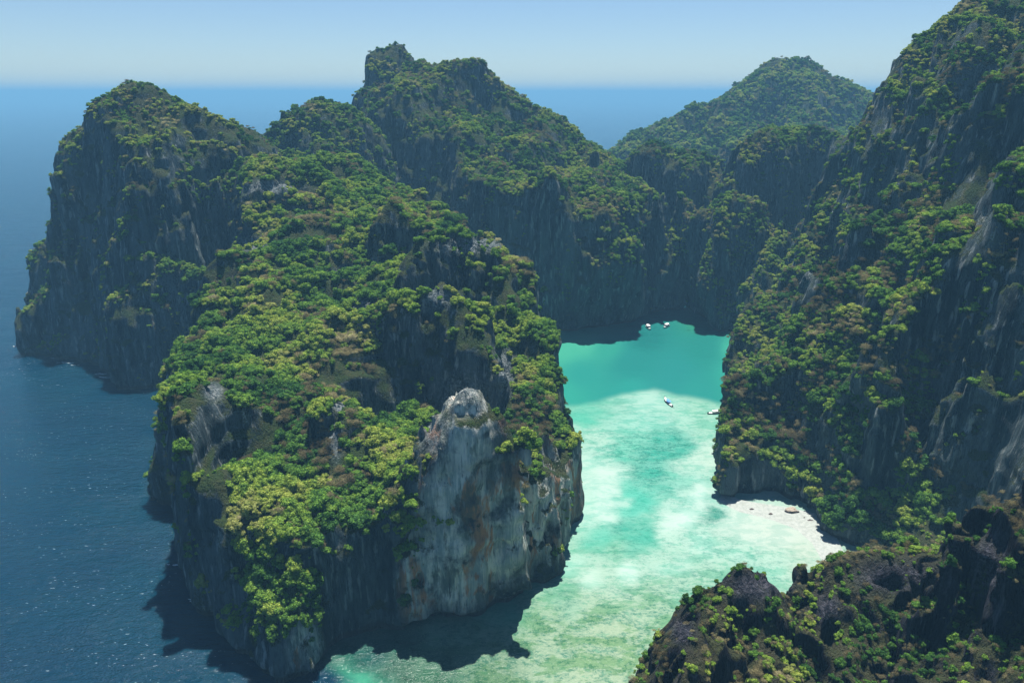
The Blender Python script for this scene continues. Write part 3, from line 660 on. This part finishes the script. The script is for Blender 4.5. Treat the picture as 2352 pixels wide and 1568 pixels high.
places = [(700,1450,"on the seaward tip of the nearest island"),(680,1290,"above the seaward tip of the nearest island"),(560,1180,"at the west rim of the nearest island"),(430,1150,"on the ledge over the open sea"),(800,1160,"in the hollow behind the island's tip"),
 (960,1020,"beside the pale streaked pinnacle"),(1250,960,"on the lagoon side of the nearest island"),(1240,1040,"at the rim of the pale streaked wall"),(780,960,"around the small rock knob mid-island"),(600,850,"on the island's wide green flank"),(820,720,"in the island's bright green bowl"),(1000,700,"on the crest above the shaded island wall"),
 (1080,570,"on the bare rocky back summit of the island"),(1740,930,"on the outcrop beside the moored boat"),(1900,1180,"on the slope above the white beach"),(1990,900,"on the gullied slope over the lagoon"),(2020,620,"at the foot of the big shaded gully"),(2200,650,"on the steep shoulder below the high summit"),
 (2280,900,"on the tall grey wall"),(2120,1100,"on the streaked wall above the beach"),(1620,1450,"on the jagged crag nearest the reef"),(1760,1330,"on top of the jagged crag by the reef"),(1850,1400,"in the notch between the two jagged crags"),(2040,1320,"on top of the broad dark crag"),(2050,1470,"on the shaded face of the broad crag"),(2280,1350,"on the sharp crag ridge under the cliff"),(2250,1500,"at the bottom of the dark crags"),(1900,1520,"low on the dark crag face"),(1680,1530,"low on the jagged crag nearest the reef")]
def phrase(i):
    x, y = px[i], py[i]
    pl = min(places, key=lambda q: (q[0] - x) ** 2 + (q[1] - y) ** 2)[2]
    t = PT[i, 8]; s = app[i] * FPX; szw = 'large' if s > 19 else ('mid-sized' if s > 14 else 'small')
    if PT[i, 7] >= 7:
        c = 'pale straw coloured' if t > .62 else ('grey brown' if t > .35 else 'dusky brown')
        return szw, c, '%s %s bare shrub %s' % (szw, c, pl), pl
    c = 'dark green' if t < .25 else ('mid green' if t < .42 else ('fresh green' if t < .58 else ('yellow green' if t < .78 else 'olive brown')))
    form = {0: 'round-topped', 1: 'broad', 2: 'uneven', 3: 'tall', 4: 'flat-topped', 5: 'bushy', 6: 'bushy'}[int(PT[i, 7])]
    return szw, c, '%s %s %s tree %s' % (szw, c, form, pl), pl
def place_single(i):
    k = int(PT[i, 7]); dry = k >= 7
    nm = 'bare_shrub' if dry else 'broadleaf_tree'
    root = bpy.data.objects.new(nm, None); sc.collection.objects.link(root)
    root.empty_display_size = .5
    root.location = PT[i, :3]; root.rotation_euler = rotvec(i); s = PT[i, 6]; root.scale = (s, s, s * sq[i])
    _, _, lab, pl = phrase(i)
    root['label'] = labs[i]; root['category'] = 'shrub' if dry else 'tree'
    root['group'] = ('bare shrubs ' if dry else 'trees ') + pl
    c = bpy.data.objects.new('crown', crowns[k]); c.parent = root; c['tint'] = float(PT[i, 8]); sc.collection.objects.link(c)
    t = bpy.data.objects.new('trunk', trunks[k]); t.parent = root; sc.collection.objects.link(t)
labs = {i: phrase(i)[2] for i in single}; same = {}
for i in single: same.setdefault(labs[i], []).append(i)
orde = ['highest', 'second highest', 'third highest', 'fourth highest', 'fifth highest', 'sixth highest', 'seventh highest', 'eighth highest', 'ninth highest', 'tenth highest']
for l_, v_ in same.items():
    if len(v_) > 1:
        v_.sort(key=lambda i: -PT[i, 2])
        for k_, i in enumerate(v_):
            q_ = 'lowest' if k_ == len(v_) - 1 else orde[min(k_, 9)]
            labs[i] = q_ + ' ' + l_
for i in single: place_single(i)
# everything past those: one forest
idx = np.where(mask)[0]
me = bpy.data.meshes.new('forest'); me.vertices.add(len(idx)); me.vertices.foreach_set('co', PT[idx, :3].astype(np.float32).ravel())
eul = np.array([rotvec(i)[:] for i in idx], np.float32)
def addattr(n_, typ, vals, key='value'):
    A = me.attributes.new(n_, typ, 'POINT'); A.data.foreach_set(key, np.ascontiguousarray(vals).ravel())
addattr('rot', 'FLOAT_VECTOR', eul, 'vector')
addattr('scl', 'FLOAT_VECTOR', (PT[idx, 6][:, None] * np.c_[np.ones(len(idx)), np.ones(len(idx)), sq[idx]]).astype(np.float32), 'vector')
addattr('pick', 'INT', PT[idx, 7].astype(np.int32)); addattr('tint', 'FLOAT', PT[idx, 8].astype(np.float32))
forest = bpy.data.objects.new('forest', me); sc.collection.objects.link(forest); forest['kind'] = 'stuff'
forest['label'] = 'dense green and brown forest and scrub cloaking the limestone islands'; forest['category'] = 'forest'
gn = bpy.data.node_groups.new('plants', 'GeometryNodeTree')
gn.interface.new_socket('Geometry', in_out='INPUT', socket_type='NodeSocketGeometry'); gn.interface.new_socket('Geometry', in_out='OUTPUT', socket_type='NodeSocketGeometry')
gi = gn.nodes.new('NodeGroupInput'); go = gn.nodes.new('NodeGroupOutput'); iop = gn.nodes.new('GeometryNodeInstanceOnPoints'); ci = gn.nodes.new('GeometryNodeCollectionInfo')
ci.inputs['Collection'].default_value = protos; ci.inputs['Separate Children'].default_value = True; ci.inputs['Reset Children'].default_value = True
def na(n_, typ):
    q = gn.nodes.new('GeometryNodeInputNamedAttribute'); q.data_type = typ; q.inputs['Name'].default_value = n_; return q.outputs['Attribute']
gn.links.new(gi.outputs[0], iop.inputs['Points']); gn.links.new(ci.outputs[0], iop.inputs['Instance']); iop.inputs['Pick Instance'].default_value = True
gn.links.new(na('pick', 'INT'), iop.inputs['Instance Index']); gn.links.new(na('rot', 'FLOAT_VECTOR'), iop.inputs['Rotation']); gn.links.new(na('scl', 'FLOAT_VECTOR'), iop.inputs['Scale'])
gn.links.new(iop.outputs[0], go.inputs[0])
md = forest.modifiers.new('plants', 'NODES'); md.node_group = gn
print('plants', len(PT), 'single', len(single))
# @@OBJECTS
def simple(name, col, rough=.5, spec=.4, metal=0.0):
    b = B(name); v = b.noise(b.pos(), 6, 3)
    return b.out(b.pbr(b.mix(v, tuple(c * .82 for c in col), tuple(min(1, c * 1.08) for c in col)), rough, spec=spec, Metallic=metal))
M_white = simple('white_gelcoat', (.74, .75, .74), .3); M_dark = simple('smoked_glass', (.02, .025, .03), .1, .6); M_wood = simple('old_hull_wood', (.085, .05, .04), .7, .2)
M_blue = simple('blue_awning', (.10, .26, .62), .7, .2); M_awn = simple('white_awning', (.72, .72, .68), .8, .2); M_deck = simple('deck_boards', (.32, .24, .17), .7, .2)
M_motor = simple('motor_black', (.03, .03, .035), .4); M_red = simple('red_trim', (.45, .05, .03), .5); M_steel = simple('steel_rail', (.5, .5, .5), .35, .5, .8)
def obj(name, me, m, parent=None):
    o = bpy.data.objects.new(name, me); sc.collection.objects.link(o); o.parent = parent
    if m and not me.materials: me.materials.append(m)
    return o
def thing(name, label, cat, loc, rz=0, group=None):
    o = bpy.data.objects.new(name, None); sc.collection.objects.link(o); o.location = loc; o.rotation_euler = (0, 0, rz)
    o['label'] = label; o['category'] = cat
    if group: o['group'] = group
    return o
def loft(name, sections, closed=True, cap=True):
    n = len(sections[0]); vs = [p for s_ in sections for p in s_]; fs = []
    for i in range(len(sections) - 1):
        for k in range(n if closed else n - 1):
            a = i * n + k; b2 = i * n + (k + 1) % n; fs.append((a, b2, b2 + n, a + n))
    if cap: fs.append(tuple(range(n))[::-1]); fs.append(tuple((len(sections) - 1) * n + k for k in range(n)))
    me = bpy.data.meshes.new(name); me.from_pydata(vs, [], fs); me.validate(); return me
def hull(name, L, wid, dep, sheer, stern=.85, flat=.3):
    """bow towards +Y; hollow shell with gunwale."""
    S = []
    for k in range(15):
        t = k / 14; y = (t - .5) * L
        wv = wid / 2 * (stern + (1 - stern) * min(1, t * 2.2)) * (1 - max(0, (t - .55) / .45) ** 2.2) + .03
        sz = dep + sheer * max(0, (t - .45) / .55) ** 2.2 + .12 * sheer * max(0, (.3 - t) / .3)
        kz = -.25 + (sheer * .55 + .3) * max(0, (t - .82) / .18) ** 1.5
        S.append([(-wv, y, sz), (-wv * .88, y, sz * .45), (-wv * flat, y, kz), (wv * flat, y, kz), (wv * .88, y, sz * .45), (wv, y, sz), (wv * .86, y, sz - .04), (wv * .7, y, max(kz + .15, .18)), (-wv * .7, y, max(kz + .15, .18)), (-wv * .86, y, sz - .04)])
    return loft(name, S)
def box(name, x0, x1, y0, y1, z0, z1, taper=1.0, bev=0):
    cx, cy = (x0 + x1) / 2, (y0 + y1) / 2
    lo = [(x0, y0, z0), (x1, y0, z0), (x1, y1, z0), (x0, y1, z0)]
    hi = [(cx + (x - cx) * taper, cy + (y - cy) * taper, z1) for x, y, z in lo]
    return loft(name, [lo, hi])
def slab(name, wx, y0, y1, z, th, crown=.15, round_=.35):
    """cambered awning / hard top with rounded ends"""
    S = []
    for k in range(9):
        t = k / 8; y = y0 + (y1 - y0) * t; e = 1 - round_ * abs(2 * t - 1) ** 4
        up = [(wx * e * u, y, z + crown * (1 - u * u) - .06 * abs(2 * t - 1) ** 3) for u in (-1, -.5, 0, .5, 1)]
        S.append(up + [(x, y_, z_ - th) for x, y_, z_ in up[::-1]])
    return loft(name, S)
def pole(name, x, y, z0, z1, r=.05): return tube_mesh(name, [[(x, y, z0, r), (x, y, z1, r)]])
def speedboat(label, loc, rz):
    t = thing('speedboat', label, 'speedboat', loc, rz, 'white speedboats at the head of the lagoon')
    obj('hull', hull('hull', 11, 3.5, 1.15, .55, .92, .45), M_white, t)
    obj('deck', slab('deck', 1.5, -5.1, 3.6, .62, .05, .03, .4), M_deck, t)
    obj('cabin_top', slab('cabin_top', 1.55, -4.4, 1.6, 2.75, .12), M_white, t)
    obj('bow_deck', slab('bow_deck', .95, 2.5, 5.0, 1.36, .1, .14, .9), M_white, t)
    obj('windscreen', loft('windscreen', [[(-1.4, 1.7, 1.2), (1.4, 1.7, 1.2), (1.4, 1.75, 1.15), (-1.4, 1.75, 1.15)], [(-1.2, 1.0, 2.66), (1.2, 1.0, 2.66), (1.2, 1.06, 2.66), (-1.2, 1.06, 2.66)]]), M_dark, t)
    obj('rub_rail', loft('rub_rail', [[(sx * (1.78 if k < 8 else 1.78 * (1 - ((k - 8) / 6) ** 2.2 * .93)), -5.45 + k * .78, .9 + .03 * k + dz) for sx, dz in ((-1, 0), (-1, .09), (1, .09), (1, 0))] for k in range(14)]), M_motor, t).scale = (1, 1, 1)
    for x in (-1, 1):
        obj('side_window', box('side_window', x * 1.42 - .03, x * 1.42 + .03, -2.2, 1.0, 1.35, 2.3), M_dark, t)
        for y in (-4.1, -2.4, .9): 
            mm = pole('post', x * 1.38, y, .7, 2.72); mm.materials.clear(); obj('post', mm, M_steel, t)
        mo = obj('outboard_motor', box('outboard_motor', x * .6 - .22, x * .6 + .22, -6.15, -5.5, .5, 1.5, .75), M_motor, t)
        obj('drive_leg', box('drive_leg', x * .6 - .09, x * .6 + .09, -6.0, -5.7, -.4, .5), M_motor, mo)
    for y in (-3.4, -2.2, -1.0): obj('bench', box('bench', -1.2, 1.2, y - .25, y + .25, .66, 1.1), M_awn, t)
    return t
def longtail(label, loc, rz, awn, L=13.5, hullm=None, cat='longtail boat', name='longtail_boat'):
    t = thing(name, label, cat, loc, rz, 'wooden longtail boats moored in the shallows')
    obj('hull', hull('hull', L, 2.1, .75, 2.1, .6, .4), hullm or M_wood, t)
    obj('gunwale_trim', loft('gunwale_trim', [[(sx * (.64 + .42 * min(1, k / 14 * 2.2)) * (1 - max(0, (k / 14 - .55) / .45) ** 2.2), (k / 14 - .5) * L, .77 + 2.1 * max(0, (k / 14 - .45) / .55) ** 2.2 + dz) for sx, dz in ((-1.04, 0), (-1.04, .1), (1.04, .1), (1.04, 0))] for k in range(14)], cap=False, closed=False), M_awn, t)
    aw = obj('awning', slab('awning', 1.15, -2.6, 2.3, 2.15, .05, .22, .1), awn, t)
    for x in (-.85, .85):
        for y in (-2.4, -.1, 2.1):
            mm = pole('awning_post', x, y, .5, 2.2, .035); obj('awning_post', mm, M_wood, t)
    for y in (-3.2, -1.5, .2, 1.8, 3.1): obj('thwart', box('thwart', -.8, .8, y - .14, y + .14, .5, .56), M_deck, t)
    e = obj('engine', box('engine', -.3, .3, -L / 2 - .3, -L / 2 + .7, .8, 1.4, .8), M_motor, t)
    obj('propeller_shaft', loft('propeller_shaft', [[(-.05, -L / 2 - .2, 1.1), (.05, -L / 2 - .2, 1.1), (0, -L / 2 - .2, 1.2)], [(-.04, -L / 2 - 3.6, .15), (.04, -L / 2 - 3.6, .15), (0, -L / 2 - 3.6, .25)]]), M_steel, t)
    rb = obj('bow_ribbon', loft('bow_ribbon', [[(-.16, L / 2 - .5, 2.1), (.16, L / 2 - .5, 2.1), (.16, L / 2 - .2, 2.1), (-.16, L / 2 - .2, 2.1)], [(-.13, L / 2 - .45, 2.6), (.13, L / 2 - .45, 2.6), (.13, L / 2 - .15, 2.6), (-.13, L / 2 - .15, 2.6)]]), M_red, t)
    return t
x, y = G(1489.5, 754); speedboat('white speedboat with its blunt bow turned towards the camera, nearer the cliff', (x, y, 0), R(183))
x, y = G(1530, 751); speedboat('white speedboat lying aslant in the open lagoon, side windows showing', (x, y, 0), R(148))
x, y = G(1534.5, 926); longtail('longtail boat with bright blue awning over the pale sandbar', (x, y, 0), R(14), M_blue, 13)
x, y = G(1644, 949); longtail('dark wooden longtail boat with white awning against the overgrown outcrop', (x, y, 0), R(-78), M_awn, 11.5)
# boulders
def boulder_mesh(name, seed, sx, sy, sz):
    import bmesh
    from mathutils import noise, Vector
    bm = bmesh.new(); bmesh.ops.create_icosphere(bm, subdivisions=3, radius=1)
    for v_ in bm.verts:
        c = v_.co.copy(); k = 1 + .38 * noise.noise(c * 1.3 + Vector((seed, 0, 0))) + .16 * noise.noise(c * 3.5 + Vector((0, seed, 0)))
        for pl in ((.8, .2, .5), (-.6, .7, .3), (.1, -.9, .4), (-.3, -.2, .95)):
            d_ = c.dot(Vector(pl).normalized())
            if d_ > .72: k *= .72 / d_ * .5 + .5
        v_.co = Vector((c.x * sx, c.y * sy, c.z * sz)) * k
    me = bpy.data.meshes.new(name); bm.to_mesh(me); bm.free(); me.materials.append(M_boul); return me
bq = B('beach_boulder'); sepz = bq.t.nodes.new('ShaderNodeSeparateXYZ'); bq.pos(); bq.t.links.new(bq.g.outputs['Position'], sepz.inputs[0])
M_boul = bq.out(bq.pbr(bq.mix(bq.ramp(bq.math('ADD', sepz.outputs[2], bq.noise(bq.pos(), 1.2, 4)), 1.7, 2.3), (.09, .075, .07), (.36, .31, .25)), .9, bq.bump(bq.noise(bq.pos(), 2.5, 5, .7), 1, .4), spec=.15))
for (a, b2, sx, sy, sz, lab) in [(1818,1176,3.1,2.3,2.0,'big two-toned boulder, pale on top, lying on the white beach'), (1862,1196,1.9,1.1,.6,'flat dark slab of rock beside the shaded cliff foot at the beach'),
      (1847,1190,.9,.7,.5,'little brown rock between the big boulder and the flat slab'), (1839,1311,.7,.6,.45,'tiny dark rock alone in the shallows off the beach'), (1727,1170,1.3,.8,.6,'low dark rock where the outcrop meets the beach'), (1770,1181,1.1,.8,.6,'brown rock at the cliff foot midway along the beach'),
      (1895,1345,1.8,1.2,.8,'dark wet rock at the cliff foot beyond the end of the beach')]:
    x, y = G(a, b2); o = obj('boulder' if sx > 1.5 else 'rock', boulder_mesh('boulder', a, sx, sy, sz), None)
    o.location = (x, y, sz * .35); o['label'] = lab; o['category'] = 'rock'; o['group'] = 'rocks along the beach'
# beach: sand rising gently from the water to the cliff foot
def beach():
    edge = [(1652,1152),(1675,1166),(1700,1178),(1745,1190),(1790,1203),(1830,1222),(1862,1250),(1884,1290),(1895,1330)]
    back = [(1655,1135),(1680,1143),(1700,1150),(1760,1160),(1810,1168),(1870,1180),(1910,1215),(1935,1265),(1940,1330)]
    V, F_ = [], []; m = 6; rr = random.Random(4)
    for (e, b2) in zip(edge, back):
        for k in range(m):
            t = k / (m - 1); q = G(e[0] + (b2[0] - e[0]) * t, e[1] + (b2[1] - e[1]) * t)
            V.append((q[0] + rr.uniform(-.4, .4), q[1] + rr.uniform(-.4, .4), -.08 + .85 * t))
    for i in range(len(edge) - 1):
        for k in range(m - 1): a = i * m + k; F_.append((a, a + m, a + m + 1, a + 1))
    me = bpy.data.meshes.new('beach'); me.from_pydata(V, [], F_)
    b = B('white_coral_sand'); c = b.mix(b.ramp(b.noise(b.pos(), .5, 5, .7), .35, .65), (.245, .27, .25), (.32, .345, .325))
    me.materials.append(b.out(b.pbr(c, .95, b.bump(b.noise(b.pos(), 2, 4), .5, .2), spec=.1)))
    o = bpy.data.objects.new('beach', me); sc.collection.objects.link(o); o['kind'] = 'structure'
beach()
# surf at the foot of the seaward cliffs
def surf():
    V, F_ = [], []; rr = random.Random(9)
    b = B('surf_foam'); 
    for (a, b2, L_, wd) in [(46,795,5,2.2),(62,802,3,1.5),(128,822,5,1.6),(150,832,6,2.0),(172,838,3,1.3),(228,858,5,1.5),(250,866,6,1.6),(292,880,5,1.5),(400,1296,3,1.0),(462,1378,4.5,1.3),(486,1386,4,1.1),(505,1392,3,1.0),(668,1546,3,.8),(590,1492,2,.7)]:
        x, y = G(a, b2)
        for j in range(5):
            n0 = len(V); cx = x + rr.uniform(-1, 1) * L_; cy = y + rr.uniform(-.6, .3) * wd; la = L_ * rr.uniform(.25, .6); lb = wd * rr.uniform(.2, .5); an = rr.uniform(-.5, .2); hgt = .012 + .004 * (j + 1)
            K = 11
            for k in range(K):
                q = 6.283 * k / K; r_ = rr.uniform(.6, 1.2); u_, v_ = la * r_ * math.cos(q), lb * r_ * math.sin(q)
                V.append((cx + u_ * math.cos(an) - v_ * math.sin(an), cy + u_ * math.sin(an) + v_ * math.cos(an), hgt))
            F_.append(tuple(range(n0, n0 + K)))
    me = bpy.data.meshes.new('surf'); me.from_pydata(V, [], F_); me.materials.append(b.out(b.pbr(b.mix(b.noise(b.pos(), 2, 4), (.25, .32, .34), (.65, .7, .7)), .8)))
    o = bpy.data.objects.new('surf', me); sc.collection.objects.link(o); o['kind'] = 'stuff'
surf()
# @@HAZE
def haze():
    x0, x1, y0, y1, z0, z1 = -61000, 61000, -61000, 61000, -4.0, 283.0
    vs = [(x, y, z) for x in (x0, x1) for y in (y0, y1) for z in (z0, z1)]
    fs = [(0, 1, 3, 2), (4, 6, 7, 5), (0, 4, 5, 1), (2, 3, 7, 6), (0, 2, 6, 4), (1, 5, 7, 3)]
    me = bpy.data.meshes.new('haze'); me.from_pydata(vs, [], fs)
    m = bpy.data.materials.new('haze_air'); m.use_nodes = True; t = m.node_tree; t.nodes.clear()
    pv = t.nodes.new('ShaderNodeVolumePrincipled'); pv.inputs['Color'].default_value = (.22, .52, .80, 1); pv.inputs['Density'].default_value = HAZE
    pv.inputs['Anisotropy'].default_value = 0.0
    o = t.nodes.new('ShaderNodeOutputMaterial'); t.links.new(pv.outputs[0], o.inputs['Volume']); me.materials.append(m)
    ob = bpy.data.objects.new('haze', me); sc.collection.objects.link(ob); ob['kind'] = 'stuff'
HAZE = 1.9e-4
haze()
print('script', time.time() - T00)
